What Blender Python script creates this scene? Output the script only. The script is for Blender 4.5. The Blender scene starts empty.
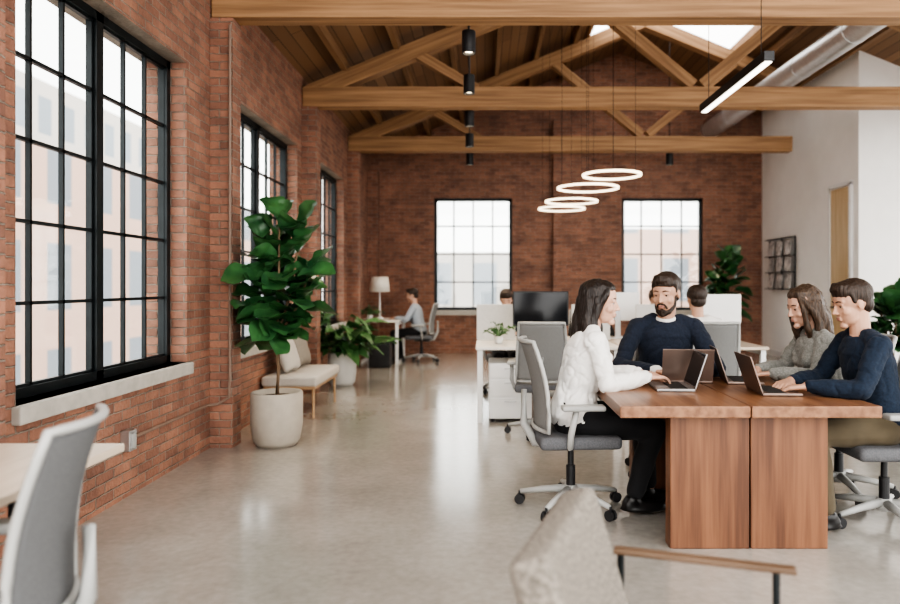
import bpy, bmesh, math, random
from mathutils import Vector, Matrix, noise, Euler
random.seed(7)
V=Vector
scene=bpy.context.scene
LINK=scene.collection.objects.link

# ------------------------------------------------------------ materials
def base_mat(name):
    m=bpy.data.materials.new(name); m.use_nodes=True
    nt=m.node_tree; return m,nt,nt.nodes,nt.links,nt.nodes['Principled BSDF']
def pm(name,c,rough=.5,metal=0,var=.12,scale=8,bump=0,stretch=(1,1,1),spec=.5,sheen=0,coat=0,c2=None,detail=4):
    m,nt,N,L,b=base_mat(name)
    tc=N.new('ShaderNodeTexCoord'); mp=N.new('ShaderNodeMapping'); mp.inputs['Scale'].default_value=stretch
    no=N.new('ShaderNodeTexNoise'); no.inputs['Scale'].default_value=scale; no.inputs['Detail'].default_value=detail
    L.new(tc.outputs['Object'],mp.inputs[0]); L.new(mp.outputs[0],no.inputs['Vector'])
    r=N.new('ShaderNodeValToRGB')
    a=[max(0,x*(1-var)) for x in c]+[1]; z=[min(1,x*(1+var)) for x in c]+[1]
    if c2: a=list(c2)+[1]; z=list(c)+[1]
    r.color_ramp.elements[0].color=a; r.color_ramp.elements[1].color=z
    r.color_ramp.elements[0].position=.35; r.color_ramp.elements[1].position=.65
    L.new(no.outputs['Fac'],r.inputs[0]); L.new(r.outputs[0],b.inputs['Base Color'])
    b.inputs['Roughness'].default_value=rough; b.inputs['Metallic'].default_value=metal
    b.inputs['Specular IOR Level'].default_value=spec
    if sheen: b.inputs['Sheen Weight'].default_value=sheen
    if coat: b.inputs['Coat Weight'].default_value=coat
    if bump:
        bp=N.new('ShaderNodeBump'); bp.inputs['Strength'].default_value=bump; bp.inputs['Distance'].default_value=.01
        L.new(no.outputs['Fac'],bp.inputs['Height']); L.new(bp.outputs[0],b.inputs['Normal'])
    return m
def emat(name,c,s):
    m,nt,N,L,b=base_mat(name)
    b.inputs['Base Color'].default_value=(*c,1); b.inputs['Emission Color'].default_value=(*c,1); b.inputs['Emission Strength'].default_value=s
    return m
def brick_mat(name,c1,c2,mort):
    m,nt,N,L,b=base_mat(name)
    g=N.new('ShaderNodeNewGeometry')
    sp=N.new('ShaderNodeSeparateXYZ'); sn=N.new('ShaderNodeSeparateXYZ')
    L.new(g.outputs['Position'],sp.inputs[0]); L.new(g.outputs['True Normal'],sn.inputs[0])
    def M(op,a,bb=None):
        n=N.new('ShaderNodeMath'); n.operation=op
        for i,x in enumerate([a,bb]):
            if x is None: continue
            if isinstance(x,(int,float)): n.inputs[i].default_value=x
            else: L.new(x,n.inputs[i])
        return n.outputs[0]
    no=N.new('ShaderNodeTexNoise'); no.inputs['Scale'].default_value=3.4; no.inputs['Detail'].default_value=9; no.inputs['Roughness'].default_value=.72; L.new(g.outputs['Position'],no.inputs['Vector'])
    no2=N.new('ShaderNodeTexNoise'); no2.inputs['Scale'].default_value=38; no2.inputs['Detail'].default_value=4; L.new(g.outputs['Position'],no2.inputs['Vector'])
    u=M('ADD',M('MULTIPLY',sp.outputs[0],M('ABSOLUTE',sn.outputs[1])),M('MULTIPLY',sp.outputs[1],M('ABSOLUTE',sn.outputs[0])))
    wob=M('MULTIPLY',M('SUBTRACT',no2.outputs['Fac'],.5),.016)
    uu=M('ADD',M('ADD',u,20.0),wob); zz=M('ADD',M('ADD',sp.outputs[2],10.0),wob)
    cb=N.new('ShaderNodeCombineXYZ'); L.new(uu,cb.inputs[0]); L.new(zz,cb.inputs[1])
    br=N.new('ShaderNodeTexBrick'); L.new(cb.outputs[0],br.inputs['Vector'])
    br.inputs['Color1'].default_value=(*c1,1); br.inputs['Color2'].default_value=(*c2,1); br.inputs['Mortar'].default_value=(*mort,1)
    br.inputs['Scale'].default_value=1; br.inputs['Brick Width'].default_value=.20; br.inputs['Row Height'].default_value=.066
    br.inputs['Mortar Size'].default_value=.007; br.inputs['Mortar Smooth'].default_value=.8; br.inputs['Bias'].default_value=-.1
    rr=N.new('ShaderNodeValToRGB'); rr.color_ramp.elements[0].position=.30; rr.color_ramp.elements[1].position=.70
    rr.color_ramp.elements[0].color=(.62,.64,.67,1); rr.color_ramp.elements[1].color=(1.32,1.3,1.27,1); L.new(no.outputs['Fac'],rr.inputs[0])
    mx=N.new('ShaderNodeMix'); mx.data_type='RGBA'; mx.blend_type='MULTIPLY'; mx.inputs['Factor'].default_value=1
    L.new(br.outputs['Color'],mx.inputs['A']); L.new(rr.outputs[0],mx.inputs['B'])
    L.new(mx.outputs['Result'],b.inputs['Base Color']); b.inputs['Roughness'].default_value=.72; b.inputs['Specular IOR Level'].default_value=.45
    h=M('ADD',M('MULTIPLY',br.outputs['Fac'],-1.0),M('MULTIPLY',no2.outputs['Fac'],.8))
    bp=N.new('ShaderNodeBump'); bp.inputs['Strength'].default_value=.9; bp.inputs['Distance'].default_value=.012
    L.new(h,bp.inputs['Height']); L.new(bp.outputs[0],b.inputs['Normal'])
    return m
def plank_mat(name,c1,c2,w=.12,length=2.4,rough=.6):
    m,nt,N,L,b=base_mat(name)
    g=N.new('ShaderNodeNewGeometry'); mp=N.new('ShaderNodeMapping'); L.new(g.outputs['Position'],mp.inputs[0])
    mp.inputs['Rotation'].default_value=(0,0,math.pi/2)
    br=N.new('ShaderNodeTexBrick'); L.new(mp.outputs[0],br.inputs['Vector'])
    br.inputs['Color1'].default_value=(*c1,1); br.inputs['Color2'].default_value=(*c2,1); br.inputs['Mortar'].default_value=(c2[0]*.25,c2[1]*.25,c2[2]*.25,1)
    br.inputs['Scale'].default_value=1; br.inputs['Brick Width'].default_value=length; br.inputs['Row Height'].default_value=w; br.inputs['Mortar Size'].default_value=.004
    L.new(br.outputs['Color'],b.inputs['Base Color']); b.inputs['Roughness'].default_value=rough
    return m
def facade_mat(name,wall,win,bw,rh,mort):
    m,nt,N,L,b=base_mat(name)
    g=N.new('ShaderNodeNewGeometry'); sp=N.new('ShaderNodeSeparateXYZ'); L.new(g.outputs['Position'],sp.inputs[0])
    ad=N.new('ShaderNodeMath'); L.new(sp.outputs[0],ad.inputs[0]); L.new(sp.outputs[1],ad.inputs[1])
    cb=N.new('ShaderNodeCombineXYZ'); L.new(ad.outputs[0],cb.inputs[0]); L.new(sp.outputs[2],cb.inputs[1])
    br=N.new('ShaderNodeTexBrick'); L.new(cb.outputs[0],br.inputs['Vector']); br.offset=0
    br.inputs['Color1'].default_value=(*win,1); br.inputs['Color2'].default_value=(win[0]*.9,win[1]*.9,win[2]*.9,1); br.inputs['Mortar'].default_value=(*wall,1)
    br.inputs['Scale'].default_value=1; br.inputs['Brick Width'].default_value=bw; br.inputs['Row Height'].default_value=rh; br.inputs['Mortar Size'].default_value=mort
    L.new(br.outputs['Color'],b.inputs['Base Color']); b.inputs['Roughness'].default_value=.8
    return m
def glass_mat():
    m=bpy.data.materials.new('window_glass'); m.use_nodes=True; nt=m.node_tree; N=nt.nodes; L=nt.links; N.clear()
    o=N.new('ShaderNodeOutputMaterial'); t=N.new('ShaderNodeBsdfTransparent'); gl=N.new('ShaderNodeBsdfGlossy'); gl.inputs['Roughness'].default_value=.05
    t.inputs[0].default_value=(.97,.99,.99,1); mx=N.new('ShaderNodeMixShader'); mx.inputs[0].default_value=.05
    L.new(t.outputs[0],mx.inputs[1]); L.new(gl.outputs[0],mx.inputs[2]); L.new(mx.outputs[0],o.inputs[0]); return m

M_BRICK=brick_mat('red_brick',(.36,.178,.118),(.225,.112,.080),(.30,.25,.205))
M_WHITE=pm('white_plaster',(.93,.915,.89),.8,var=.02,scale=3)
M_FRAME=pm('black_steel',(.012,.016,.018),.4,.3,var=.2)
M_SILL=pm('sill_concrete',(.44,.41,.365),.75,var=.08,scale=12,bump=.15)
M_BEAM=pm('beam_timber',(.44,.26,.135),.65,var=.25,scale=3,stretch=(.35,9,9),bump=.2,c2=(.27,.15,.075),detail=9)
M_BEAMY=pm('purlin_timber',(.30,.175,.09),.65,var=.25,scale=3,stretch=(9,.35,9),bump=.1,c2=(.20,.11,.055),detail=8)
M_DECK=plank_mat('roof_deck_planks',(.27,.155,.082),(.165,.09,.048),.13,3)
M_GLASS=glass_mat()
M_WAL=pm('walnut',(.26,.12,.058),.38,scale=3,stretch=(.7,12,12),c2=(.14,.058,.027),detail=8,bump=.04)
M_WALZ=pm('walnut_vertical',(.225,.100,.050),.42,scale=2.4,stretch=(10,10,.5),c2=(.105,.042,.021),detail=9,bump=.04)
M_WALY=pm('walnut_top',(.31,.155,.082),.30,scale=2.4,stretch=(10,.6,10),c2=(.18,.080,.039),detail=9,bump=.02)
M_OAK=pm('light_oak',(.50,.34,.20),.5,scale=4,stretch=(.6,8,8),c2=(.40,.25,.14))
M_ARM=pm('dark_oak',(.17,.105,.065),.45,scale=4,stretch=(.6,8,8),c2=(.11,.065,.038))
M_DESK=pm('desk_laminate',(.80,.76,.70),.4,var=.03)
M_DESKW=pm('pale_wood_top',(.66,.56,.45),.35,scale=3,stretch=(8,.6,8),c2=(.58,.48,.38))
M_CAB=pm('white_metal',(.82,.82,.81),.4,var=.02)
M_CHF=pm('chair_grey_plastic',(.40,.40,.385),.45,var=.05)
M_CHM=pm('chair_mesh_fabric',(.22,.22,.215),1.0,var=.10,scale=220,spec=.05)
M_CHMD=pm('mid_grey_mesh_fabric',(.15,.152,.155),1.0,var=.12,scale=200,spec=.05)
M_CHS=pm('seat_fabric',(.12,.122,.13),.9,var=.15,scale=120,bump=.2)
M_BLK=pm('black_plastic',(.02,.02,.022),.45,var=.2)
M_CHROME=pm('brushed_aluminium',(.55,.55,.55),.35,.9,var=.06)
M_COND=pm('painted_conduit',(.24,.165,.125),.6,var=.08)
M_GALV=pm('galvanised_duct',(.72,.73,.74),.42,.8,var=.08,scale=14,stretch=(1,4,1))
M_POT=pm('pot_stone',(.40,.355,.30),.8,var=.04,scale=14,bump=.1)
M_POTW=pm('pot_white',(.70,.68,.64),.6,var=.04)
M_SOIL=pm('soil',(.05,.035,.025),.95,scale=50,var=.4,bump=.5)
M_LEAF=pm('fig_leaf',(.06,.165,.055),.30,scale=6,c2=(.02,.075,.03),spec=.6)
M_LEAF2=pm('bush_leaf',(.09,.20,.065),.45,scale=6,c2=(.035,.10,.035))
M_BARK=pm('bark',(.20,.13,.08),.85,scale=30,stretch=(1,1,.3),bump=.4)
M_LINEN=pm('linen_fabric',(.50,.465,.42),.95,scale=180,var=.08,bump=.25,sheen=.1)
M_CUSH=pm('taupe_wool',(.27,.24,.205),.95,scale=110,var=.15,bump=.3)
M_BEIGE=pm('woven_upholstery',(.225,.20,.172),.95,scale=95,var=.38,bump=.4,spec=.2)
M_SKIN=pm('skin_fair',(.58,.35,.255),.5,var=.05,scale=12)
M_SKIN2=pm('skin_warm',(.53,.31,.215),.5,var=.05,scale=12)
M_LIP=pm('lips',(.44,.20,.16),.45,var=.05)
M_EYE=pm('eye_white',(.45,.42,.40),.25,var=.02)
M_IRIS=pm('iris',(.03,.018,.012),.15,var=.1)
M_HDARK=pm('hair_dark',(.018,.011,.008),.36,scale=60,stretch=(3,3,.3),var=.7,bump=.7)
M_HBR=pm('hair_brown',(.032,.018,.011),.5,scale=60,stretch=(3,3,.3),var=.5,bump=.5)
M_HMID=pm('hair_light_brown',(.060,.034,.019),.42,scale=60,stretch=(3,3,.3),var=.7,bump=.7)
M_SHIRT=pm('white_blouse',(.82,.80,.77),.8,var=.02,scale=20,sheen=.2)
M_NAVY=pm('navy_knit',(.012,.018,.034),.9,scale=90,var=.2,bump=.2,sheen=.05)
M_NAVY2=pm('blue_navy_knit',(.010,.020,.040),.9,scale=90,var=.2,bump=.2,sheen=.04)
M_GREY=pm('heather_grey_knit',(.25,.25,.23),.9,scale=110,var=.2,bump=.3,sheen=.1)
M_TROB=pm('black_trousers',(.012,.012,.014),.85,var=.2,sheen=.05)
M_OLIVE=pm('olive_chinos',(.10,.078,.048),.85,var=.1,sheen=.05)
M_SHOE=pm('black_leather',(.012,.011,.011),.3,var=.1)
M_BLUE=pm('pale_blue_shirt',(.38,.42,.47),.85,var=.06)
M_LAP=pm('laptop_bronze',(.26,.195,.165),.35,.7,var=.04)
M_LAPS=pm('laptop_grey',(.34,.33,.33),.35,.7,var=.04)
M_SCR=pm('dark_screen',(.01,.011,.014),.12,var=.1)
M_KEY=pm('keyboard_black',(.02,.02,.02),.6,scale=120,var=.5)
M_PANEL=pm('divider_fabric',(.58,.575,.56),.9,scale=90,var=.05)
M_DOOR=pm('door_oak',(.66,.50,.30),.5,scale=3,stretch=(8,8,.6),c2=(.56,.41,.23))
M_RING=emat('ring_led',(1,.84,.62),2.8)
M_LED=emat('linear_led',(1,.93,.82),4)
M_SPOT=emat('spot_led',(1,.85,.62),9)
M_SHADE=pm('lamp_shade',(.80,.76,.68),.9,var=.03)
M_PAPER=pm('magazines',(.55,.52,.50),.5,scale=9,var=.5)

def floor_mat():
    m,nt,N,L,b=base_mat('polished_concrete')
    g=N.new('ShaderNodeNewGeometry')
    n1=N.new('ShaderNodeTexNoise'); n1.inputs['Scale'].default_value=1.0; n1.inputs['Detail'].default_value=10; n1.inputs['Roughness'].default_value=.62; L.new(g.outputs['Position'],n1.inputs['Vector'])
    r=N.new('ShaderNodeValToRGB'); e=r.color_ramp.elements; e[0].position=.28; e[0].color=(.30,.277,.247,1); e[1].position=.72; e[1].color=(.445,.42,.38,1)
    L.new(n1.outputs['Fac'],r.inputs[0])
    n2=N.new('ShaderNodeTexNoise'); n2.inputs['Scale'].default_value=22; n2.inputs['Detail'].default_value=6; L.new(g.outputs['Position'],n2.inputs['Vector'])
    mx=N.new('ShaderNodeMix'); mx.data_type='RGBA'; mx.blend_type='OVERLAY'; mx.inputs['Factor'].default_value=.2
    L.new(r.outputs[0],mx.inputs['A']); L.new(n2.outputs['Fac'],mx.inputs['B']); L.new(mx.outputs['Result'],b.inputs['Base Color'])
    mr=N.new('ShaderNodeMapRange'); mr.inputs['To Min'].default_value=.10; mr.inputs['To Max'].default_value=.26; L.new(n1.outputs['Fac'],mr.inputs['Value']); L.new(mr.outputs[0],b.inputs['Roughness'])
    bp=N.new('ShaderNodeBump'); bp.inputs['Strength'].default_value=.02; L.new(n2.outputs['Fac'],bp.inputs['Height']); L.new(bp.outputs[0],b.inputs['Normal'])
    b.inputs['Specular IOR Level'].default_value=1.0; b.inputs['Coat Weight'].default_value=.45; b.inputs['Coat Roughness'].default_value=.16
    return m
M_FLOOR=floor_mat()

# ------------------------------------------------------------ mesh builder
class B:
    def __init__(s): s.bm=bmesh.new()
    def box(s,c,sz,bev=0,rot=None,seg=2):
        M=Matrix.Translation(V(c))@(Euler(rot).to_matrix().to_4x4() if rot else Matrix())@Matrix.Diagonal((*sz,1))
        r=bmesh.ops.create_cube(s.bm,size=1,matrix=M)
        if bev:
            es=list({e for v in r['verts'] for e in v.link_edges})
            bmesh.ops.bevel(s.bm,geom=es,offset=bev,segments=seg,affect='EDGES',profile=.6)
        return s
    def cyl(s,p0,p1,r0,r1=None,seg=16):
        p0=V(p0);p1=V(p1); r1=r0 if r1 is None else r1; d=p1-p0
        M=Matrix.Translation((p0+p1)/2)@d.to_track_quat('Z','Y').to_matrix().to_4x4()
        bmesh.ops.create_cone(s.bm,cap_ends=True,segments=seg,radius1=r0,radius2=r1,depth=d.length,matrix=M); return s
    def ell(s,c,r,M=None,u=20,v=14):
        if isinstance(r,(int,float)): r=(r,r,r)
        X=Matrix.Translation(V(c))@Matrix.Diagonal((*r,1))
        if M: X=M@X
        bmesh.ops.create_uvsphere(s.bm,u_segments=u,v_segments=v,radius=1,matrix=X); return s
    def cap(s,p0,p1,r0,r1=None,M=None,seg=14):
        r1=r0 if r1 is None else r1
        p0=V(p0);p1=V(p1)
        if M:
            k=M.to_scale()[0]; p0=M@p0; p1=M@p1; r0*=k; r1*=k
        s.cyl(p0,p1,r0,r1,seg); s.ell(p0,r0,None,seg,10); s.ell(p1,r1,None,seg,10); return s
    def chain(s,pts,rs,M=None,seg=14):
        for i in range(len(pts)-1): s.cap(pts[i],pts[i+1],rs[i],rs[i+1],M,seg)
        return s
    def tube(s,pts,r,seg=10,closed=False,flat=1):
        pts=[V(p) for p in pts]; n=len(pts); rings=[]; up=V((0,0,1))
        for i,p in enumerate(pts):
            if closed: t=(pts[(i+1)%n]-pts[i-1]).normalized()
            else: t=(pts[min(i+1,n-1)]-pts[max(i-1,0)]).normalized()
            a=t.cross(up)
            if a.length<.05: a=t.cross(V((0,1,0)))
            a.normalize(); c=a.cross(t).normalized()
            rr=r[i] if isinstance(r,(list,tuple)) else r
            rings.append([s.bm.verts.new(p+a*rr*math.cos(k*2*math.pi/seg)+c*rr*flat*math.sin(k*2*math.pi/seg)) for k in range(seg)])
        for i in range(n if closed else n-1):
            A=rings[i];C=rings[(i+1)%n]
            for k in range(seg): s.bm.faces.new((A[k],A[(k+1)%seg],C[(k+1)%seg],C[k]))
        if not closed: s.bm.faces.new(rings[0][::-1]); s.bm.faces.new(rings[-1])
        return s
    def loft(s,rings,side=V((0,1,0)),seg=28):
        R=[]; n=len(rings)
        for i,(c,a,b2) in enumerate(rings):
            t=(V(rings[min(i+1,n-1)][0])-V(rings[max(i-1,0)][0])).normalized(); f=side.cross(t).normalized()
            R.append([s.bm.verts.new(V(c)+side*a*math.cos(k*2*math.pi/seg)+f*b2*math.sin(k*2*math.pi/seg)) for k in range(seg)])
        for i in range(n-1):
            for k in range(seg): s.bm.faces.new((R[i][k],R[i][(k+1)%seg],R[i+1][(k+1)%seg],R[i+1][k]))
        s.bm.faces.new(R[0][::-1]); s.bm.faces.new(R[-1]); return s
    def lathe(s,prof,c=(0,0,0),seg=32):
        c=V(c); R=[]
        for (r,z) in prof: R.append([s.bm.verts.new(c+V((r*math.cos(k*2*math.pi/seg),r*math.sin(k*2*math.pi/seg),z))) for k in range(seg)])
        for i in range(len(R)-1):
            for k in range(seg): s.bm.faces.new((R[i][k],R[i][(k+1)%seg],R[i+1][(k+1)%seg],R[i+1][k]))
        s.bm.faces.new(R[0][::-1]); s.bm.faces.new(R[-1]); return s
    def poly(s,pts,thick):
        pts=[V(p) for p in pts]; t=V(thick)
        a=[s.bm.verts.new(p) for p in pts]; b2=[s.bm.verts.new(p+t) for p in pts]; n=len(pts)
        s.bm.faces.new(a[::-1]); s.bm.faces.new(b2)
        for i in range(n): s.bm.faces.new((a[i],a[(i+1)%n],b2[(i+1)%n],b2[i]))
        return s
    def sheet(s,fn,nu,nv,th=0):
        g=[[s.bm.verts.new(fn(i/nu,j/nv)) for j in range(nv+1)] for i in range(nu+1)]
        for i in range(nu):
            for j in range(nv): s.bm.faces.new((g[i][j],g[i+1][j],g[i+1][j+1],g[i][j+1]))
        return s
    def obj(s,name,mat,parent=None,smooth=False,fix=True):
        if fix: bmesh.ops.recalc_face_normals(s.bm,faces=s.bm.faces)
        me=bpy.data.meshes.new(name); s.bm.to_mesh(me); s.bm.free()
        if smooth:
            for p in me.polygons: p.use_smooth=True
        me.materials.append(mat); o=bpy.data.objects.new(name,me); LINK(o)
        if parent: o.parent=parent
        return o
    def vox(s,name,mat,size=.006,it=6,parent=None,disp=None):
        bmesh.ops.recalc_face_normals(s.bm,faces=s.bm.faces)
        me=bpy.data.meshes.new('tmp'); s.bm.to_mesh(me); s.bm.free()
        t=bpy.data.objects.new('tmp',me); LINK(t)
        r=t.modifiers.new('r','REMESH'); r.mode='VOXEL'; r.voxel_size=size
        if it: k=t.modifiers.new('s','SMOOTH'); k.factor=.5; k.iterations=it
        bpy.context.view_layer.update(); dg=bpy.context.evaluated_depsgraph_get()
        nm=bpy.data.meshes.new_from_object(t.evaluated_get(dg)); nm.name=name
        bpy.data.objects.remove(t); bpy.data.meshes.remove(me)
        if disp:
            no=[v.normal.copy() for v in nm.vertices]
            for v,n in zip(nm.vertices,no): v.co=v.co+n*disp(v.co)
        for p in nm.polygons: p.use_smooth=True
        nm.materials.clear(); nm.materials.append(mat)
        o=bpy.data.objects.new(name,nm); LINK(o)
        if parent: o.parent=parent
        return o
def top(o,label,cat,group=None):
    o['label']=label; o['category']=cat
    if group: o['group']=group
    return o
def struct(o,label=None,cat=None):
    o['kind']='structure'; o['label']=label or o.name.replace('_',' '); o['category']=cat or o.name.split('_')[0]; return o
def empty(name,loc=(0,0,0),rz=0,s=1):
    o=bpy.data.objects.new(name,None); LINK(o); o.location=loc; o.rotation_euler=(0,0,rz); o.scale=(s,s,s); o.empty_display_size=.1; return o
def dup(root,loc,rz,label=None):
    def cp(o,par):
        n=o.copy(); LINK(n)
        if par: n.parent=par
        for c in list(o.children): cp(c,n)
        return n
    r=cp(root,None); r.location=loc; r.rotation_euler=(0,0,rz)
    if label: r['label']=label
    return r
R=math.radians

# ------------------------------------------------------------ room
WX=-2.28; YB=13.9
ZR0=3.95; RX=2.66; SL=.41
def zroof(x): return ZR0+SL*(x-WX) if x<RX else ZR0+SL*(RX-WX)-SL*(x-RX)
struct(B().box((2.6,5.6,-.1),(11,17.4,.2)).obj('floor',M_FLOOR),'polished grey concrete floor','floor')
b=B(); wz0,wz1=.76,3.05; wins=[(3.4,5.35),(6.35,8.5),(9.3,11.3)]
TH=.34; xc=WX-TH/2
ys=[-.5]
for a,c in wins: ys+= [a,c]
ys.append(YB+.3)
for i in range(0,len(ys),2):
    b.box((xc,(ys[i]+ys[i+1])/2,2.0),(TH,ys[i+1]-ys[i],4.0))
for a,c in wins:
    b.box((xc,(a+c)/2,wz0/2),(TH,c-a,wz0)); b.box((xc,(a+c)/2,(wz1+4)/2),(TH,c-a,4-wz1))
for y0,y1 in [(5.8,5.99),(8.70,8.89),(11.6,11.79),(13.6,13.9),(2.6,3.05)]:
    b.box((WX+.08,(y0+y1)/2,1.783),(.22,y1-y0,3.565))
struct(b.obj('wall_left',M_BRICK),'red brick wall with brick piers','wall')
b=B(); bw=[(-1.01,.54),(2.72,4.33)]; bz0,bz1=.85,3.08
def gab(x0,x1,z0): 
    pts=[(x0,YB,z0),(x1,YB,z0),(x1,YB,zroof(x1)-.01)]
    if x0<RX<x1: pts.append((RX,YB,zroof(RX)-.01))
    pts.append((x0,YB,zroof(x0)-.01)); b.poly(pts,(0,.3,0))
gab(-2.6,-1.01,0); gab(.54,2.72,0); gab(4.33,7.6,0)
for x0,x1 in bw:
    b.box(((x0+x1)/2,YB+.15,bz0/2),(x1-x0,.3,bz0)); gab(x0,x1,bz1)
b.box((1.72,YB-.05,2.3),(.75,.14,4.6))
struct(b.obj('wall_back',M_BRICK),'red brick gable wall with two windows','wall')
XR=5.5; YP=10.3
b=B().poly([(XR,YP,0),(XR,YB,0),(XR,YB,zroof(XR)),(XR,YP,zroof(XR))],(.12,0,0))
struct(b.obj('wall_right',M_WHITE),'white plastered partition wall','wall')
b=B().poly([(XR+.12,YP,0),(7.6,YP,0),(7.6,YP,zroof(7.6)),(XR+.12,YP,zroof(XR+.12))],(0,.12,0))
struct(b.obj('wall_front_partition',M_WHITE),'white partition wall facing the tables','wall')
def slab(b,x0,x1,y0,y1):
    b.poly([(x0,y0,zroof(x0)),(x1,y0,zroof(x1)),(x1,y0,zroof(x1)+.12),(x0,y0,zroof(x0)+.12)],(0,y1-y0,0))
b=B()
for x0,x1 in [(-2.7,1.75),(1.75,RX),(RX,4.3),(4.3,7.9)]:
    for y0,y1 in [(1.6,10.5),(10.5,12.4),(12.4,14.3)]:
        if y0==10.5 and x0 in (1.75,RX): continue
        slab(b,x0,x1,y0,y1)
struct(b.obj('ceiling',M_DECK),'sloped timber plank ceiling with skylight opening','ceiling')
b=B()
for x0,x1 in [(1.75,RX),(RX,4.3)]:
    for y in (10.5,12.36):
        b.poly([(x0,y,zroof(x0)-.03),(x1,y,zroof(x1)-.03),(x1,y,zroof(x1)+.1),(x0,y,zroof(x0)+.1)],(0,.05,0))
for x in (1.75,4.25): b.box((x,11.45,zroof(x)+.03),(.06,1.9,.14))
struct(b.obj('window_6',M_BEAM),'timber framed skylight','window')
def window_y(n,y0,y1):
    x=-2.44; root=empty('window_%d'%n,(x,(y0+y1)/2,wz0)); struct(root,'black steel framed multi-pane window','window')
    w=y1-y0; h=wz1-wz0; b=B(); f=.055
    b.box((0,0,f/2),(.07,w,f)); b.box((0,0,h-f/2),(.07,w,f)); b.box((0,-w/2+f/2,h/2),(.07,f,h)); b.box((0,w/2-f/2,h/2),(.07,f,h)); b.box((0,0,h/2),(.07,.075,h))
    b.obj('frame',M_FRAME,root)
    for sg in (-1,1):
        c=sg*(w/4); sw=w/2-.10; b=B()
        for k in range(4): b.box((.0,c-sw/2+sw*k/3,h/2),(.028,.018,h-.1))
        for k in range(6): b.box((.0,c,.06+(h-.12)*k/5),(.028,sw,.020))
        b.obj('muntin_grid',M_FRAME,root)
    B().box((-.005,0,h/2),(.006,w-.08,h-.08)).obj('glass_pane',M_GLASS,root)
    return root
for i,(a,c) in enumerate(wins): window_y(i+1,a,c)
def window_x(n,x0,x1):
    root=empty('window_%d'%n,((x0+x1)/2,YB+.1,bz0)); struct(root,'black steel framed multi-pane window','window')
    w=x1-x0; h=bz1-bz0; b=B(); f=.06
    b.box((0,0,f/2),(w,.07,f)); b.box((0,0,h-f/2),(w,.07,f)); b.box((-w/2+f/2,0,h/2),(f,.07,h)); b.box((w/2-f/2,0,h/2),(f,.07,h))
    b.obj('frame',M_FRAME,root); b=B()
    for k in range(1,4): b.box((-w/2+w*k/4,0,h/2),(.025,.03,h-.08))
    for k in range(1,4): b.box((0,0,h*k/4),(w-.08,.03,.025))
    b.obj('muntin_grid',M_FRAME,root)
    B().box((0,.005,h/2),(w-.08,.006,h-.08)).obj('glass_pane',M_GLASS,root)
for i,(a,c) in enumerate(bw): window_x(i+4,a,c)
k=1
for a,c in wins:
    struct(B().box((-2.345,(a+c)/2,wz0-.045),(.22,c-a+.06,.09),.010).obj('trim_%d'%k,M_SILL),'concrete window sill','sill'); k+=1
for a,c in bw:
    struct(B().box(((a+c)/2,YB+.0,bz0-.05),(c-a+.1,.22,.1),.01).obj('trim_%d'%k,M_SILL),'concrete window sill','sill'); k+=1
d=empty('door_1',(XR-.01,10.8,0)); struct(d,'pale oak door in white wall','door')
B().box((0,0,1.42),(.04,.56,2.84),.004).obj('door_leaf',M_DOOR,d)
B().box((0,-.31,1.44),(.06,.06,2.9)).box((0,.31,1.44),(.06,.06,2.9)).box((0,0,2.89),(.06,.68,.06)).obj('frame',M_CAB,d)
B().cyl((-.05,.2,1.0),(-.02,.2,1.0),.012).box((-.06,.15,1.0),(.015,.12,.02)).obj('handle',M_BLK,d)
struct(B().box((XR-.01,12.1,.06),(.02,3.5,.12)).obj('baseboard_right',M_CAB),'white baseboard','baseboard')

def truss(y):
    t=empty('roof_truss',(0,y,0)); top(t,'exposed timber roof truss spanning the room','beam','timber roof trusses')
    x0,x1=(-2.27,7.59) if y<10 else (-2.27,5.1)
    B().box(((x0+x1)/2,0,3.695),(x1-x0,.2,.25),.012).obj('bottom_chord',M_BEAM,t)
    def mem(p,q,w,nm):
        p=V(p);q=V(q); dd=q-p; ang=-math.atan2(dd.z,dd.x)
        o=B().box((0,0,0),(dd.length,.15 if w<.2 else .18,w),.01).obj(nm,M_BEAM,t); o.location=(p+q)/2; o.rotation_euler=(0,ang,0)
    off=.24
    mem((-2.2,0,zroof(-2.2)-off),(RX,0,zroof(RX)-off),.2,'top_chord')
    xe=7.5 if y<10 else 5.1
    mem((RX,0,zroof(RX)-off),(xe,0,zroof(xe)-off),.2,'top_chord')
    mem((RX-.05,0,3.85),(1.1,0,zroof(1.1)-off),.14,'web_strut'); mem((RX+.05,0,3.85),(4.22,0,zroof(4.22)-off),.14,'web_strut')
    mem((-.1,0,3.8),(-.9,0,zroof(-.9)-off),.12,'web_strut')
    return t
for y in (5.9,8.8,11.7): truss(y)
for x in (-1.75,-1.1,-.45,.2,.85,1.5,2.15,3.2,3.85,4.6,5.35):
    if x in (2.15,3.2,3.85): ya,yb=1.7,10.45
    else: ya,yb=1.7,13.88
    o=B().box((0,0,0),(.07,yb-ya,.13),.006).obj('purlin',M_BEAMY); o.location=(x,(ya+yb)/2,zroof(x)-.085)
    top(o,'long timber purlin under the roof deck','beam','roof purlins')
b=B().cyl((4.45,5.0,4.42),(4.45,13.86,4.42),.17,seg=40)
for i in range(6): b.cyl((4.45,5.6+i*1.4,4.42),(4.45,5.63+i*1.4,4.42),.175,seg=40)
top(b.obj('air_duct',M_GALV,smooth=False),'round galvanised spiral air duct under the roof','duct')
top(B().cyl((-2.0,YB-.18,4.0),(4.0,YB-.18,4.0),.035).obj('pipe',M_CAB),'pale horizontal pipe across brick wall','pipe')
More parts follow.
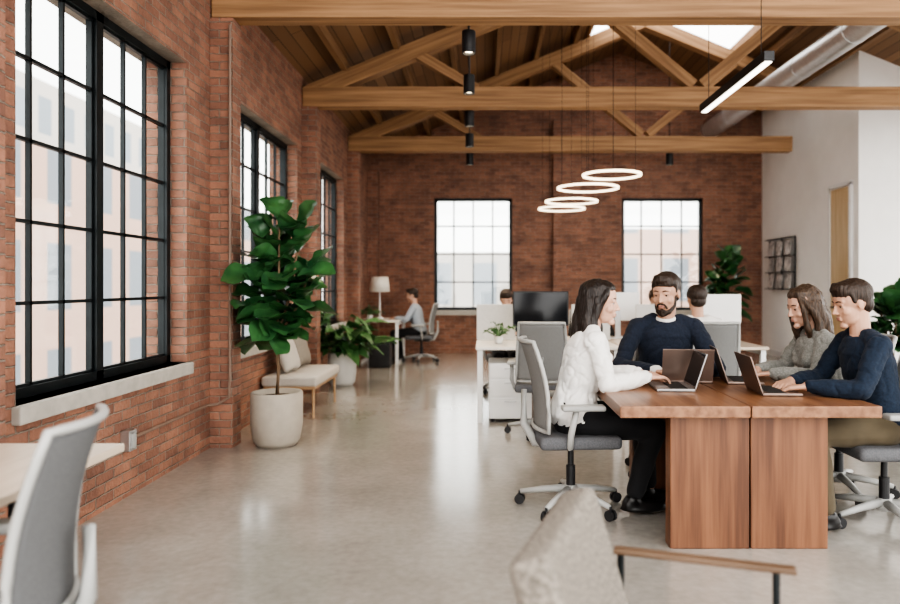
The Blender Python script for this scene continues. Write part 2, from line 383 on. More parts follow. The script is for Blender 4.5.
top(B().tube([(-2.262,4.45,.37),(-2.262,5.68,.37),(-2.20,5.76,.37),(-2.115,5.783,.42),(-2.108,5.783,.6),(-2.108,5.783,3.5)],.012).obj('conduit_pipe',M_COND),'thin brown electrical conduit on brick wall','pipe')
o=empty('electrical_outlet_box',(-2.25,4.42,.37)); top(o,'grey metal outlet box on brick wall','outlet')
B().box((0,0,0),(.06,.09,.13),.005).obj('box_body',M_CHROME,o); B().box((.032,0,0),(.006,.05,.09),.002).obj('socket_plate',M_CHF,o)

# ------------------------------------------------------------ light fixtures
def ring(x,y,z,r):
    o=empty('ring_pendant_light',(x,y,z)); top(o,'slim glowing ring pendant lamp hanging by cords','lamp','ring pendant lamps')
    n=64; b=B()
    prof=[(r-.012,-.010),(r+.012,-.010),(r+.012,.014),(r-.012,.014)]
    RR=[[b.bm.verts.new((q[0]*math.cos(k*2*math.pi/n),q[0]*math.sin(k*2*math.pi/n),q[1])) for q in prof] for k in range(n)]
    for k in range(n):
        A=RR[k];C=RR[(k+1)%n]
        for j in range(4): b.bm.faces.new((A[j],A[(j+1)%4],C[(j+1)%4],C[j]))
    b.obj('ring_led',M_RING,o,True)
    for k in range(3):
        a=k*2.094+.4; px,py=r*math.cos(a),r*math.sin(a)
        B().cyl((px,py,.01),(px,py,zroof(x+px)-z-.01),.002,seg=5).obj('cord',M_FRAME,o)
    return o
ring(1.34,7.4,2.51,.30); ring(1.19,8.1,2.47,.345); ring(1.13,9.15,2.44,.335); ring(1.08,9.85,2.42,.32)
def spot(x,y,z):
    o=empty('cylinder_spotlight',(x,y,z)); top(o,'black cylinder spotlight on a thin ceiling stem','lamp','cylinder spotlights')
    B().lathe([(.02,.10),(.058,.095),(.06,.09),(.06,-.1),(.05,-.1),(.048,-.07)][::-1]).obj('lamp_body',M_BLK,o,False)
    B().cyl((0,0,-.078),(0,0,-.072),.046).obj('bulb_lens',M_SPOT,o)
    B().cyl((0,0,.09),(0,0,zroof(x)-z-.01),.008,seg=8).obj('stem',M_BLK,o)
    l=bpy.data.lights.new('spot_lamp','SPOT'); l.energy=120; l.color=(1,.82,.60); l.spot_size=1.9; l.spot_blend=.8; l.shadow_soft_size=.05
    lo=bpy.data.objects.new('spot_lamp',l); LINK(lo); lo.parent=o; lo.location=(0,0,-.12)
for y in (6.2,7.5,9.05,10.4,11.95): spot(-.02*y-.02,y,3.5)
spot(3.15,11.95,3.5)
o=empty('linear_pendant_light',(2.02,5.72,2.96)); top(o,'long black linear pendant lamp with glowing underside','lamp')
B().box((0,0,.02),(.075,1.5,.07),.004).obj('housing',M_BLK,o); B().box((0,0,-.018),(.05,1.46,.012)).obj('led_strip',M_LED,o)
for yy in (-.6,.6): B().cyl((0,yy,.05),(0,yy,zroof(2.02)-2.98),.003,seg=6).obj('cord',M_FRAME,o)

# ------------------------------------------------------------ furniture
def office_chair(loc,rz,s=1.0,label='grey task chair with mesh back and armrests',fr=M_CHF,mesh=M_CHM):
    o=empty('office_chair',loc,rz,s); top(o,label,'chair','office task chairs')
    base=B(); 
    for k in range(5):
        a=k*2*math.pi/5+.3; base.tube([(.03*math.cos(a),.03*math.sin(a),.115),(.17*math.cos(a),.17*math.sin(a),.10),(.31*math.cos(a),.31*math.sin(a),.075)],[.026,.021,.015],8)
    base.cyl((0,0,.075),(0,0,.14),.045,.04)
    bo=base.obj('star_base',fr,o,True)
    for k in range(5):
        a=k*2*math.pi/5+.3; x,y=.315*math.cos(a),.315*math.sin(a); t=V((-math.sin(a),math.cos(a),0))
        B().cyl(V((x,y,.031))-t*.022,V((x,y,.031))-t*.006,.03,seg=16).cyl(V((x,y,.031))+t*.006,V((x,y,.031))+t*.022,.03,seg=16).cyl((x,y,.03),(x,y,.08),.008).obj('caster',M_BLK,bo)
    B().cyl((0,0,.13),(0,0,.26),.028).cyl((0,0,.26),(0,0,.40),.018).obj('gas_column',M_BLK,o,False)
    B().box((-.02,0,.385),(.26,.16,.045),.015).obj('tilt_mechanism',M_BLK,o)
    B().box((.02,0,.435),(.48,.48,.075),.034,seg=4).obj('seat',M_CHS,o,True)
    W=.225
    def bf(u,v,off=0):
        y=(u*2-1)*W*(1-.12*v*v); 
        x=-.225-.085*v+.055*(2*u-1)**2+.03*math.sin(v*math.pi)*1.0-off
        return V((x,y,.50+.52*v))
    bk=B(); 
    bk.sheet(lambda u,v:bf(u,v),10,12); m=bk.obj('backrest',mesh,o,True)
    sm=m.modifiers.new('s','SOLIDIFY'); sm.thickness=.012
    pts=[bf(u/10,0) for u in range(11)]+[bf(1,v/10) for v in range(1,11)]+[bf(1-u/10,1) for u in range(1,11)]+[bf(0,1-v/10) for v in range(1,10)]
    B().tube(pts,.013,8,True).obj('back_frame',fr,m,True)
    B().tube([(-.08,0,.375),(-.22,0,.40),(-.285,0,.52),(-.285,0,.72)],[.03,.028,.024,.018],8).obj('back_support',fr,o,True)
    for sg in (-1,1):
        a=B().tube([(-.04,sg*.17,.40),(-.05,sg*.25,.42),(-.05,sg*.275,.50),(-.02,sg*.275,.635)],[.018,.018,.02,.018],8).obj('armrest',fr,o,True)
        B().box((.02,sg*.27,.65),(.25,.085,.032),.014,seg=3).obj('arm_pad',fr,a,True)
    return o
ch=office_chair((.52,4.25,0),R(4))
dup(ch,(2.27,3.98,0),R(180)); dup(ch,(2.30,4.55,0),R(176)); dup(ch,(1.31,5.02,0),R(-97))
office_chair((-1.345,1.84,0),R(192),.97,'grey task chair with mesh back beside pale wooden desk',M_CHF,M_CHMD)
dup(ch,(.52,6.35,0),R(84),'grey task chair at white desk cluster')
dup(ch,(2.02,6.35,0),R(88),'grey task chair at white desk cluster')
dup(ch,(-1.12,12.35,0),R(176),'grey task chair at far desk')

t=empty('meeting_table',(1.34,4.1,0)); top(t,'walnut meeting table with thick slab legs','table')
x0,x1,y0,y1=.68,2.0,3.52,4.68
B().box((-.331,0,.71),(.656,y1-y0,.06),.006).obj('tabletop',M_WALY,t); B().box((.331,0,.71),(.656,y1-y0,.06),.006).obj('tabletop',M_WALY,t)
for yy in (-.47,.45):
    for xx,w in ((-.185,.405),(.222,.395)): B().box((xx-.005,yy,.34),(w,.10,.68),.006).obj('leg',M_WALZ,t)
B().box((0,0,.64),(.10,.8,.07)).obj('stretcher',M_WAL,t)
def laptop(loc,rz,mt,label):
    o=empty('laptop',loc,rz); top(o,label,'laptop','laptops on the meeting table')
    B().box((0,0,.009),(.215,.31,.016),.005).obj('base',mt,o)
    B().box((.02,0,.0178),(.10,.27,.0016)).obj('keyboard',M_KEY,o); B().box((-.07,0,.0176),(.05,.09,.0012)).obj('trackpad',mt,o)
    l=B().box((0,0,.105),(.008,.31,.21),.003).obj('lid',mt,o); l.location=(.108,0,.016); l.rotation_euler=(0,R(18),0)
    B().box((-.005,0,.107),(.002,.29,.19)).obj('screen',M_SCR,l)
    return o
ZT=.7405
laptop((1.10,4.14,ZT),R(-4),M_LAPS,'grey open laptop used by woman in white blouse')
laptop((1.27,4.46,ZT),R(-97),M_LAP,'bronze-grey open laptop in front of bearded man')
laptop((1.62,4.42,ZT),R(170),M_LAP,'bronze-grey open laptop used by woman in grey sweater')
laptop((1.64,3.98,ZT),R(176),M_LAP,'bronze-grey open laptop used by man in navy sweater')

def desk(loc,w,dp,label,mtop=M_DESK,leg=M_CAB):
    o=empty('office_desk',loc); top(o,label,'desk')
    B().box((0,0,.73),(w,dp,.03),.004).obj('desktop',mtop,o)
    for sg in (-1,1):
        B().box((sg*(w/2-.04),-dp/2+.06,.357),(.05,.05,.715)).box((sg*(w/2-.04),dp/2-.06,.357),(.05,.05,.715)).box((sg*(w/2-.04),0,.69),(.05,dp-.1,.045)).box((sg*(w/2-.04),0,.02),(.05,dp-.1,.04)).obj('leg',leg,o)
    return o
desk((.62,7.55,0),1.42,1.45,'white office desk with metal frame legs')
desk((2.06,7.55,0),1.42,1.45,'white office desk with wooden top',M_DESKW)
c=empty('drawer_cabinet',(.25,7.15,0)); top(c,'white metal drawer pedestal under desk','cabinet')
B().box((0,0,.31),(.42,.55,.54),.006).obj('body',M_CAB,c)
for z,h in ((.14,.2),(.34,.16),(.50,.12)):
    dr=B().box((0,-.283,z),(.405,.016,h),.003).obj('drawer',M_CAB,c); B().box((0,-.297,z+h/2-.03),(.12,.012,.012)).obj('handle',M_CHROME,dr)
for sx in (-.17,.17):
    for sy in (-.22,.22): B().cyl((sx,sy,0),(sx,sy,.05),.02).obj('foot',M_BLK,c)
def monitor(loc,rz,w=.58,h=.36,mt=M_SCR,label='large black desktop monitor on stand',zc=.36):
    o=empty('computer_monitor',loc,rz); top(o,label,'monitor','desktop monitors')
    B().box((0,0,zc),(.03,w,h),.006).obj('housing',M_BLK if mt is M_SCR else M_CAB,o); B().box((.0165,0,zc),(.002,w-.03,h-.03)).obj('screen',mt,o)
    B().box((-.04,0,.17),(.02,.06,.34)).box((-.02,0,.006),(.18,.24,.012),.004).obj('stand',M_CHROME,o); return o
monitor((.58,7.30,.746),R(-90)); monitor((1.5,7.95,.746),R(90),.5,.32,M_PAPER,'white desktop monitor on stand'); monitor((2.40,7.2,.746),R(-90),.46,.3,M_CAB,'white desktop monitor on stand')
for x in (.12,1.15,1.85,2.5):
    o=B().box((x,7.62,.945),(.42,.03,.39),.008).obj('desk_divider',M_PANEL); top(o,'pale grey fabric desk divider panel','divider','desk divider panels')
desk((-1.82,12.4,0),.72,1.1,'small white desk by the brick wall')
o=empty('table_lamp',(-1.88,12.5,.746)); top(o,'white table lamp with drum shade','lamp')
B().lathe([(.08,0),(.08,.02),(.02,.04),(.015,.3),(.01,.5)]).obj('lamp_base',M_CAB,o,True); B().lathe([(.18,.48),(.15,.75),(.145,.75),(.17,.48)]).obj('lamp_shade',M_SHADE,o,True)
o=empty('storage_bin',(-1.72,11.55,0)); top(o,'dark grey office bin on the floor','bin'); B().box((0,0,.2),(.34,.34,.4),.02).obj('body',M_BLK,o); B().box((0,0,.41),(.36,.36,.02),.005).obj('rim',M_CHS,o)
o=empty('upholstered_bench',(-1.975,7.6,0)); top(o,'cream upholstered bench with slim wooden legs','bench')
B().box((0,0,.375),(.56,1.12,.10),.03,seg=4).obj('seat_cushion',M_LINEN,o,True); B().box((0,0,.31),(.52,1.08,.03),.004).obj('seat_frame',M_OAK,o)
for sx in (-.23,.23):
    for sy in (-.49,.49): B().cyl((sx*1.03,sy*1.02,0),(sx,sy,.30),.011,.017).obj('leg',M_OAK,o)
def pillow(loc,rot,mt,label,k0=1):
    b=B()
    def f(u,v,sg):
        x=u*2-1;y=v*2-1; t=(1-x**4)*(1-y**4); k=1-.08*(1-abs(x*y))
        return V((sg*.075*max(t,0)**.6,x*.22*k,y*.21*k))*k0
    b.sheet(lambda u,v:f(u,v,1),14,14); b.sheet(lambda u,v:f(u,v,-1),14,14); bmesh.ops.remove_doubles(b.bm,verts=b.bm.verts,dist=.0005)
    o=b.obj('cushion',mt,None,True); o.location=loc; o.rotation_euler=rot; top(o,label,'cushion'); return o
pillow((-2.10,7.90,.63),(0,R(-18),R(-6)),M_CUSH,'taupe wool cushion leaning on the wall',.95); pillow((-2.09,7.42,.62),(0,R(-18),R(-6)),M_LINEN,'cream linen cushion leaning on the wall',.9)
o=empty('office_desk',(-1.83,1.6,0)); top(o,'pale wooden desk with black metal legs','desk')
B().box((0,0,.725),(.88,2.2,.03),.004).obj('desktop',M_DESKW,o)
for sx in (-.38,.16):
    for sy in (-1.0,.9): B().box((sx,sy,.355),(.04,.04,.71)).obj('leg',M_FRAME,o)
B().box((0,-.05,.68),(.1,1.86,.04)).obj('rail',M_FRAME,o)
# lounge chair front
o=empty('lounge_armchair',(.405,1.66,0),R(-18)); top(o,'grey-beige woven upholstered armchair with dark wooden armrests','chair')
b=B().box((0,0,0),(.105,.58,.42),.038,seg=5)
for v in b.bm.verts:
    v.co.x+= .5*v.co.y**2
m=b.obj('backrest',M_BEIGE,o,True); m.location=(-.215,0,.56); m.rotation_euler=(0,R(-17),0)
B().box((.08,0,.37),(.50,.50,.11),.04,seg=4).obj('seat',M_BEIGE,o,True)
for sg in (-1,1):
    a=B().box((.10,sg*.31,.595),(.48,.038,.016),.006).obj('armrest',M_ARM,o)
    for x in (-.12,.29): B().cyl((x,sg*.31,0),(x,sg*.31,.588),.010).obj('leg',M_FRAME,o)
    B().cyl((-.12,sg*.31,.33),(.29,sg*.31,.33),.009).obj('side_rail',M_FRAME,o)
o=empty('magazine_rack',(XR-.03,12.9,1.26)); top(o,'black wall rack with magazines','rack')
b=B(); 
for y in (-.55,0,.55): b.box((0,y,.48),(.02,.02,.96))
for z in (.02,.32,.62,.94): b.box((-.04,0,z),(.1,1.12,.015))
b.obj('rack_frame',M_FRAME,o)
for z in (.16,.46,.76):
    for y in (-.36,0,.36): B().box((-.05,y,z),(.015,.24,.26),rot=(0,.12,0)).obj('magazine',M_PAPER,o)

# ------------------------------------------------------------ plants
def leaf(b,base,dr,length,width,droop,fid=True):
    dr=V(dr).normalized(); up=V((0,0,1)); side=dr.cross(up)
    if side.length<.1: side=V((1,0,0))
    side.normalize(); nrm=side.cross(dr).normalized(); tw=random.uniform(-.7,.7)
    s2=side*math.cos(tw)+nrm*math.sin(tw); n2=nrm*math.cos(tw)-side*math.sin(tw)
    nu,nv=10,4; g=[]
    for i in range(nu+1):
        t=i/nu
        if fid: prof=[.05,.40,.64,.76,.80,.86,.95,1.0,.97,.76,.15][i]
        else: prof=math.sin(math.pi*t**.8)**.75 if 0<t<1 else .02
        w=width*prof*.5
        c=V(base)+dr*length*t-up*droop*length*t*t
        g.append([b.bm.verts.new(c+s2*w*(j/nv*2-1)+n2*(abs(j/nv*2-1)**1.5*w*.32+.008*math.sin(t*14+j))) for j in range(nv+1)])
    for i in range(nu):
        for j in range(nv): b.bm.faces.new((g[i][j],g[i+1][j],g[i+1][j+1],g[i][j+1]))
def pot(o,r,h,mt):
    B().lathe([(r*.74,0),(r*.9,h*.10),(r,h*.40),(r,h*.97),(r*.97,h),(r*.88,h),(r*.86,h*.88)],seg=40).obj('pot',mt,o,True)
    B().cyl((0,0,h*.86),(0,0,h*.9),r*.87,seg=32).obj('soil',M_SOIL,o)
def clampx(b,xm):
    for v in b.bm.verts:
        if v.co.x<xm: v.co.x=xm+.012*noise.noise(v.co*9)
def fig(loc,r,h,mt,brs,L,n,label,name='potted_fig_tree',xm=-9,fork=.9):
    o=empty(name,loc); top(o,label,'plant'); pot(o,r,h,mt)
    tr=B(); fo=B(); br=[]
    zz=h*.85; tr.tube([(0,0,zz),(.012,.01,(zz+fork)/2),(0,0,fork)],[.019,.016,.014],8)
    for (dx,dy,zt) in brs:
        p=[V((0,0,fork-.02)),V((dx*.7,dy*.7,(fork+zt)/2)),V((dx,dy,zt))]
        tr.tube(p,[.013,.010,.006],6); br.append(p)
    m=len(br)
    for i in range(n):
        p=br[i%m]; t=((i//m)+random.random())/(n/m); t=min(.05+.95*t,1)
        q=p[0].lerp(p[1],t*2) if t<.5 else p[1].lerp(p[2],t*2-1)
        a=i*2.399+random.uniform(-.3,.3); el=-.15+1.2*t+random.uniform(-.3,.3)
        l=L*random.uniform(.75,1.15)*(1-.08*t)
        dv=V((math.cos(a)*math.cos(el),math.sin(a)*math.cos(el),math.sin(el)))
        st=q+dv*.03; leaf(fo,st,dv,l,l*.74,random.uniform(.1,.45))
    clampx(fo,xm)
    tr.obj('trunk',M_BARK,o,True); fo.obj('foliage',M_LEAF,o,True,fix=False); return o
fig((-1.76,5.92,0),.215,.45,M_POT,[(-.10,-.05,1.72),(.20,-.02,1.80),(.06,-.13,1.88),(.0,.1,1.58),(.26,.08,1.50),(-.14,.02,1.45)],.345,100,'tall fiddle-leaf fig tree in round stone pot',xm=-.44,fork=.92)
fig((4.32,12.5,0),.23,.50,M_POTW,[(-.15,-.05,1.6),(.15,0,1.8),(0,.1,1.9),(-.2,.1,1.4)],.38,55,'leafy green plant in white pot by brick wall')
fig((4.78,8.2,0),.2,.4,M_POTW,[(-.15,0,1.1),(.15,0,1.2),(0,.1,1.05),(-.05,-.15,1.0)],.38,60,'leafy green plant beside white wall',fork=.6)
def bush(loc,r,h,mt,n,L,label,xm=-9):
    o=empty('potted_plant',loc); top(o,label,'plant'); pot(o,r,h,mt); fo=B()
    for i in range(n):
        a=i*2.399; el=random.uniform(.25,1.45); l=L*random.uniform(.6,1.1)
        st=V((math.cos(a)*math.cos(el),math.sin(a)*math.cos(el),math.sin(el)))*l*random.uniform(.3,1.0)
        b0=V((0,0,h*.88)); fo.cyl(b0,b0+st,.004,seg=5)
        leaf(fo,b0+st,(math.cos(a)*.8,math.sin(a)*.8,random.uniform(-.1,.7)),l*.55,l*.26,random.uniform(.2,.7),False)
    clampx(fo,xm)
    fo.obj('foliage',M_LEAF2,o,True,fix=False); return o
bush((-1.93,9.45,0),.19,.44,M_POTW,120,.60,'bushy green plant in pale pot',-.31)
bush((.14,7.2,.746),.045,.08,M_POTW,26,.17,'small green plant in white pot on desk')
bush((-2.0,12.15,.746),.05,.09,M_POTW,26,.22,'small green plant in pot on desk',-.25)

# ------------------------------------------------------------ people
def hand(b,w,d,side,curl=.3,k=1.0):
    d=V(d).normalized(); n=V((0,0,-1)); n=(n-d*n.dot(d)).normalized(); lat=d.cross(n)
    if lat.y*side>0: lat=-lat
    w=V(w); L=[.074,.082,.076,.060]
    for i in range(4):
        o=(1.5-i)*.0205
        kn=w+d*(.088-abs(i-1)*.004)*k+lat*o*k
        b.cap(w+lat*o*.55*k+d*.01,kn,.0145*k,.0115*k)
        dd=(d+lat*(1.5-i)*.07).normalized(); p=kn; ang=0
        for j,fr in enumerate((.45,.3,.25)):
            ang+=curl*(1,1.3,1)[j]; q=p+(dd*math.cos(ang)+n*math.sin(ang))*L[i]*fr*k
            b.cap(p,q,(.0092-.0008*j)*k,(.0085-.0008*j)*k,seg=10); p=q
    t0=w+d*.02*k+lat*.022*k; t1=t0+(d*.55+lat*.6+n*.2).normalized()*.045*k; t2=t1+(d*.9+lat*.25+n*.15).normalized()*.032*k; t3=t2+(d+n*.15).normalized()*.025*k
    b.chain([t0,t1,t2,t3],[.014*k,.0115*k,.010*k,.0085*k])
def person(loc,rz,s,J,label,top_m,bot_m,skin,hair_m,hair,sex='m',yaw=0,pitch=0,hs=1.0,vs=.0042,beard=False,topname='sweater',collar=None,shoe=M_SHOE,fold=.006,loose=.010,roll=0):
    g=dict(pel=(0,0,.53),wst=(.03,0,.68),chs=(.07,0,.85),nck=(.10,0,1.0),hd=(.14,0,1.17))
    g.update(J); G={k:V(v) for k,v in g.items()}
    w=1.0 if sex=='m' else .88
    sh=[V((G['nck'].x-.01,sg*.178*w,G['nck'].z-.05)) for sg in (1,-1)]
    el=[G['elL'],G['elR']]; wr=[G['wrL'],G['wrR']]
    hip=[V((G['pel'].x+.02,sg*.085,G['pel'].z-.01)) for sg in (1,-1)]
    kn=[G['knL'],G['knR']]; an=[G['anL'],G['anR']]
    H=Matrix.Translation(G['hd'])@Matrix.Rotation(yaw,4,'Z')@Matrix.Rotation(pitch,4,'Y')@Matrix.Rotation(roll,4,'X')@Matrix.Scale(hs,4)
    def torso(b,e,z0=-.08):
        P,W_,C,N_=G['pel'],G['wst'],G['chs'],G['nck']; hw=.162 if sex=='m' else .165; wa=.15 if sex=='m' else .118
        R_=[(P+V((0,0,z0)),hw*.8+e,.10+e),(P,hw+e,.122+e),(P.lerp(W_,.5),(hw+wa)/2+e,.112+e),(W_,wa+e,.098+e),(W_.lerp(C,.5),.152*w+e,.104+e),(C,.166*w+e,.113+e),
            (C.lerp(N_,.5),.165*w+e,.10+e),(C.lerp(N_,.8),.125*w+e,.078+e),(N_,.068+e*.6,.060+e*.6)]
        b.loft(R_)
        if sex=='f':
            for sg in (1,-1): b.ell(C+V((.078,sg*.066,.0)),.054+e*.5)
        for q in sh: b.ell(q,(.048+e,.045+e,.046+e)); b.cap(q,V((q.x,q.y*.45,q.z+.038)),.040+e,.036+e)
    def arms(b,e,end=1.0):
        for q,l,r_ in zip(sh,el,wr):
            e2=l.lerp(r_,end); b.chain([q,q.lerp(l,.5),l],[.046*w+e,.042*w+e,.036*w+e]); b.chain([l,l.lerp(e2,.35),e2],[.037*w+e,.036*w+e,(.025+e*.7)])
    def legsf(b,e,end=1.0):
        for h_,k_,a_ in zip(hip,kn,an):
            e2=k_.lerp(a_,end); b.chain([h_,h_.lerp(k_,.5),k_],[.085+e,.075+e,.057+e]); b.chain([k_,k_.lerp(a_,.35)+V((-.012,0,0)),e2],[.055+e,.054+e,.036+e*1.3])
    b=B(); torso(b,0); arms(b,0); legsf(b,0)
    for i,a_ in enumerate(an): b.cap(a_+V((-.02,0,-.05)),a_+V((.13,0,-.065)),.032,.024)
    b.cap(G['nck']+V((-.005,0,-.03)),H@V((-.025,0,-.06)),.054 if sex=='m' else .045,.052 if sex=='m' else .042)
    fw=1 if sex=='m' else .90
    b.ell((-.012,0,.03),(.098,.077,.088),H); b.ell((.03,0,-.03),(.056,.060*fw,.08),H); b.ell((.026,0,-.07),(.050,.052*fw,.043),H); b.ell((.066,0,-.103),(.020,.024*fw,.018),H)
    b.chain([(.080,0,.012),(.092,0,-.012),(.101,0,-.030)],[.0065,.0075,.0095],H)
    for sg in (1,-1):
        b.ell((.091,sg*.011,-.034),.007,H); b.cap((.072,sg*.014,.026),(.064,sg*.046,.024),.010,.009,H); b.ell((.052,sg*.036,-.03),.025,H)
        b.cap((.0765,sg*.020,.0115),(.071,sg*.044,.009),.0062,.0060,H); b.cap((.073,sg*.022,-.008),(.067,sg*.042,-.007),.0055,.0055,H)
        if hair in('short','bun'): b.ell((-.008,sg*.076,-.008),(.016,.007,.027),H)
        else: b.ell((-.008,sg*.070,-.008),(.016,.005,.027),H)
    b.cap((.083,-.013,-.058),(.083,.013,-.058),.0065,.0065,H); b.cap((.081,-.012,-.069),(.081,.012,-.069),.007,.007,H)
    for i,(l,r_,sd) in enumerate(zip(el,wr,(1,-1))):
        d=r_-l; hand(b,r_,V((d.x,d.y,d.z-.04)),sd,.32)
    body=b.vox('person',skin,vs,3)
    body.location=loc; body.rotation_euler=(0,0,rz); body.scale=(s,s,s); top(body,label,'person')
    def df(p):
        wv=noise.noise(p*4)*1.5; q=V((p.x*6+p.z*4+wv,p.y*7+wv,p.z*9-p.x*7))
        n1=noise.noise(q); n2=noise.noise(q*2.1+V((5,3,1)))
        return fold*(.55*n1+.35*n2-.6*max(0,1-abs(n1)*4)**2-.35*max(0,1-abs(n2)*4)**2)+fold*.35+.001
    b=B(); torso(b,loose,-.04); arms(b,loose,.93); b.vox(topname,top_m,.007 if vs<.008 else .014,3,body,df)
    if collar:
        n_=G['nck']; pts=[n_+V((.060*math.cos(a)+.004,.058*math.sin(a),.012-.020*math.cos(a))) for a in [k*math.pi/10 for k in range(20)]]
        B().tube(pts,.009,8,True,1.3).obj('shirt_collar',collar,body,True)
        for l,r_ in zip(el,wr): B().cap(l.lerp(r_,.90),l.lerp(r_,.985),.033,.034).vox('shirt_cuff',collar,.006,2,body)
    b=B()
    P=G['pel']; b.loft([(P+V((0,0,-.085)),.14,.10),(P,.170,.130),(P+V((.01,0,.09)),.150,.116)])
    legsf(b,.011,.93); b.vox('trousers',bot_m,.009 if vs<.008 else .014,4,body,lambda p:.005*(noise.noise(p*9)+noise.noise(V((p.x*22,p.y*6,p.z*8)))*.6))
    for a_ in an:
        b=B(); b.cap(a_+V((-.035,0,-.045)),a_+V((.15,0,-.055)),.038,.030); b.ell(a_+V((.05,0,-.068)),(.135,.045,.022)); b.ell(a_+V((-.01,0,-.02)),(.05,.042,.035)); b.vox('shoe',shoe,.008,3,body)
    for sg in (1,-1):
        e_=B().ell((.0655,sg*.031,.001),.0112,H).obj('eye',M_EYE,body,True); B().ell((.0750,sg*.031,.001),(.0034,.0062,.0060),H).obj('iris',M_IRIS,e_,True)
    for sg in (-1,1):
        B().chain([(.083,sg*.014,.025),(.080,sg*.030,.029),(.071,sg*.046,.025)],[.0026,.0030,.0016],H).obj('eyebrow',hair_m,body,True)
    B().ell((.0865,0,-.0600),(.0045,.019,.004),H).ell((.0855,0,-.0680),(.0045,.017,.005),H).obj('lips',M_LIP,body,True)
    b=B(); hk=.35
    if hair=='short':
        b.ell((-.026,0,.045),(.094,.083,.084),H); b.ell((.012,0,.088),(.078,.064,.037),H); b.ell((.004,0,.066),(.080,.079,.056),H); b.ell((-.06,0,-.015),(.047,.066,.055),H)
        for sg in (1,-1): b.cap((.020,sg*.068,.052),(.016,sg*.071,.012),.013,.008,H)
        b.chain([(.045,-.035,.102),(.062,0,.106),(.05,.035,.098)],[.018,.020,.016],H)
    elif hair=='bun': 
        b.ell((-.03,0,.04),(.10,.086,.095),H); b.ell((0,0,.075),(.085,.072,.05),H)
    else:
        hk=1
        b.ell((-.03,0,.038),(.098,.084,.092),H); b.ell((-.004,0,.080),(.082,.070,.044),H); b.chain([(-.07,0,0),(-.09,.01,-.1),(-.10,-.01,-.2),(-.09,0,-.29)],[.066,.062,.052,.026],H)
        for sg in (1,-1):
            b.chain([(.046,sg*.035,.088),(.030,sg*.066,.045),(.000,sg*.078,-.02),(-.022,sg*.084,-.10),(-.012,sg*.086,-.17),(-.022,sg*.076,-.24),(-.01,sg*.07,-.30)],[.014,.017,.021,.025,.026,.022,.009],H)
            b.chain([(-.05,sg*.06,.0),(-.06,sg*.076,-.12),(-.052,sg*.070,-.2),(-.065,sg*.066,-.31)],[.035,.036,.032,.012],H)
            b.cap((-.014,sg*.070,.02),(-.018,sg*.074,-.05),.022,.024,H)
            if hair=='longfwd': b.chain([(.045,sg*.056,.055),(.040,sg*.068,-.03),(.044,sg*.068,-.13),(.035,sg*.062,-.25)],[.014,.016,.020,.010],H)
            for q in range(12):
                th=q/11*2.2+.35; x0=-.02-.085*math.sin(th-.35)*.9; y0=sg*(.082*math.cos((th-.35)*.62)); dz=random.uniform(-.02,.02)
                b.chain([(x0+.005,y0*.98,.03),(x0-.004+random.uniform(-.006,.006),y0*1.10,-.08),(x0+random.uniform(-.014,.014),y0*1.16,-.18),(x0+random.uniform(-.024,.024),y0*1.02,-.29+dz)],[.006,.0085,.0085,.003],H,10)
    b.vox('hair',hair_m,.0048,2,body,lambda p:hk*(.005*noise.noise(V((p.x*48,p.y*48,p.z*6)))+.006*noise.noise(p*13))+.003*noise.noise(V((p.x*110,p.y*110,p.z*14))))
    if beard:
        b=B()
        for sg in (1,-1): b.chain([(.012,sg*.062,-.01),(.02,sg*.055,-.065),(.055,sg*.032,-.10)],[.006,.013,.016],H); b.chain([(.092,sg*.002,-.047),(.084,sg*.022,-.053),(.076,sg*.030,-.075)],[.005,.006,.007],H)
        b.chain([(.055,-.03,-.10),(.072,0,-.110),(.055,.03,-.10)],[.016,.019,.016],H); b.ell((.078,0,-.090),(.012,.022,.011),H); b.ell((.03,0,-.1),(.035,.040,.02),H)
        b.vox('beard',hair_m,.0045,2,body,lambda p:.003*noise.noise(p*60))
    return body
LEG=dict(knL=(.44,.10,.50),knR=(.44,-.10,.49),anL=(.40,.11,.10),anR=(.36,-.12,.10))
person((.53,4.25,0),R(2),1.05,dict(LEG,elL=(.16,.23,.745),wrL=(.42,.10,.765),elR=(.16,-.225,.74),wrR=(.42,-.10,.765),chs=(.08,0,.86),nck=(.115,0,1.02),hd=(.165,0,1.185),knR=(.46,-.10,.47),anR=(.33,-.13,.10),anL=(.46,.06,.10)),
  'woman in white blouse and black trousers seated typing on laptop',M_SHIRT,M_TROB,M_SKIN,M_HDARK,'long','f',yaw=R(-18),pitch=R(4),hs=1.05,topname='blouse',fold=.013,loose=.014)
person((1.28,5.0,0),R(-100),1.10,dict(LEG,elL=(.24,.30,.715),wrL=(.42,.10,.715),elR=(.24,-.29,.715),wrR=(.43,-.07,.72),nck=(.10,0,1.01),hd=(.145,0,1.175)),
  'bearded man in dark navy sweater over white collar, arms on table',M_NAVY,M_TROB,M_SKIN2,M_HBR,'short','m',yaw=R(-26),pitch=R(10),hs=1.06,beard=True,collar=M_SHIRT,fold=.009)
person((2.25,3.98,0),R(178),1.06,dict(LEG,elL=(.22,.25,.745),wrL=(.44,.12,.745),elR=(.22,-.24,.745),wrR=(.44,-.09,.745),nck=(.11,0,1.01),hd=(.155,0,1.175),knL=(.42,.13,.50),anL=(.36,.16,.10)),
  'man in navy blue sweater and olive trousers seated at laptop',M_NAVY2,M_OLIVE,M_SKIN2,M_HBR,'short','m',yaw=R(2),pitch=R(14),hs=1.03,fold=.009)
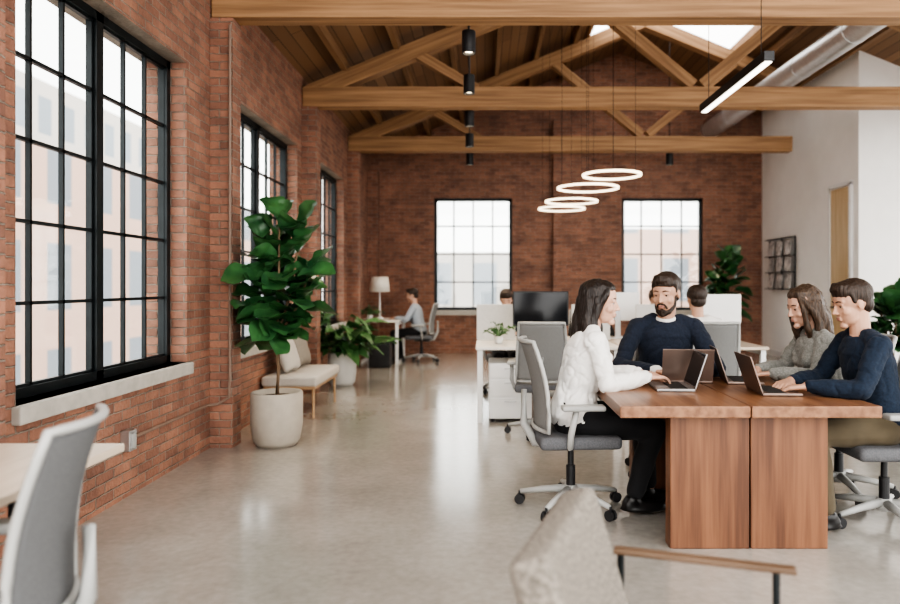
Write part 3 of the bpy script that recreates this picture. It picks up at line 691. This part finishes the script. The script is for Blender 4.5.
person((2.26,4.54,0),R(180),1.03,dict(LEG,elL=(.22,.24,.765),wrL=(.44,.12,.77),elR=(.22,-.23,.765),wrR=(.44,-.09,.77),hd=(.19,0,1.175),nck=(.13,0,1.01),chs=(.09,0,.85)),
  'long-haired woman in grey knit sweater seated at laptop',M_GREY,M_TROB,M_SKIN,M_HMID,'longfwd','f',yaw=R(8),pitch=R(14),hs=1.05,fold=.011,loose=.014)
AR=dict(LEG,elL=(.2,.24,.74),wrL=(.42,.1,.77),elR=(.2,-.24,.74),wrR=(.42,-.1,.77))
person((1.98,6.42,0),R(88),1.04,AR,'man in white shirt working at desk, back turned',M_SHIRT,M_TROB,M_SKIN2,M_HBR,'short','m',vs=.009,topname='shirt',hs=1.05)
person((-1.15,12.35,0),R(176),1.0,AR,'person in grey-blue shirt working at small desk',M_BLUE,M_TROB,M_SKIN,M_HBR,'short','m',vs=.009,topname='shirt',pitch=R(10))
for x,hm,tm,hr in ((.26,M_HBR,M_NAVY,'short'),(1.3,M_HDARK,M_TROB,'bun'),(2.1,M_HMID,M_GREY,'bun')):
    person((x,8.75,0),R(-90),1.0,AR,'person working at the far side of the desks',tm,M_TROB,M_SKIN,hm,hr,'m',vs=.012,topname='shirt',pitch=R(24))
    dup(ch,(x,8.82,0),R(-90),'grey task chair at white desk cluster')

# ------------------------------------------------------------ outside
M_F1=facade_mat('pink_brick_facade',(.60,.41,.33),(.28,.30,.33),2.4,3.2,.62)
M_F2=facade_mat('grey_facade',(.58,.54,.50),(.34,.38,.42),2.0,2.8,.5)
top(B().box((-16,22,0),(6,46,11)).obj('building',M_F1),'pinkish brick building seen through windows','building')
top(B().box((-25,42,2),(6,40,19)).obj('building',M_F2),'taller pale building behind brick building','building')
top(B().box((1,34,-1),(8,6,7.6)).obj('building',M_F2),'pale grey building seen through end window','building')
top(B().box((10.5,36,-1),(9,6,10)).obj('building',M_F1),'pinkish building seen through end window','building')
top(B().box((0,20,-6),(120,120,.2)).obj('street_ground',pm('asphalt',(.4,.4,.4),.9)),'pale street ground outside','ground')

# ------------------------------------------------------------ world, camera
w=bpy.data.worlds.new('World'); scene.world=w; w.use_nodes=True; N=w.node_tree.nodes; bg=N['Background']
bg.inputs[0].default_value=(1,.982,.95,1); bg.inputs[1].default_value=4.0
cam=bpy.data.cameras.new('cam'); co=bpy.data.objects.new('cam',cam); LINK(co); co.location=(0,0,1.35); co.rotation_euler=(R(90),0,0)
cam.lens=28; cam.sensor_width=36; cam.shift_x=-35/900; cam.shift_y=-17/900
cam.dof.use_dof=True; cam.dof.focus_distance=4.2; cam.dof.aperture_fstop=1.3
scene.camera=co
try:
    scene.view_settings.look='AgX - High Contrast'
except Exception as e: print(e)
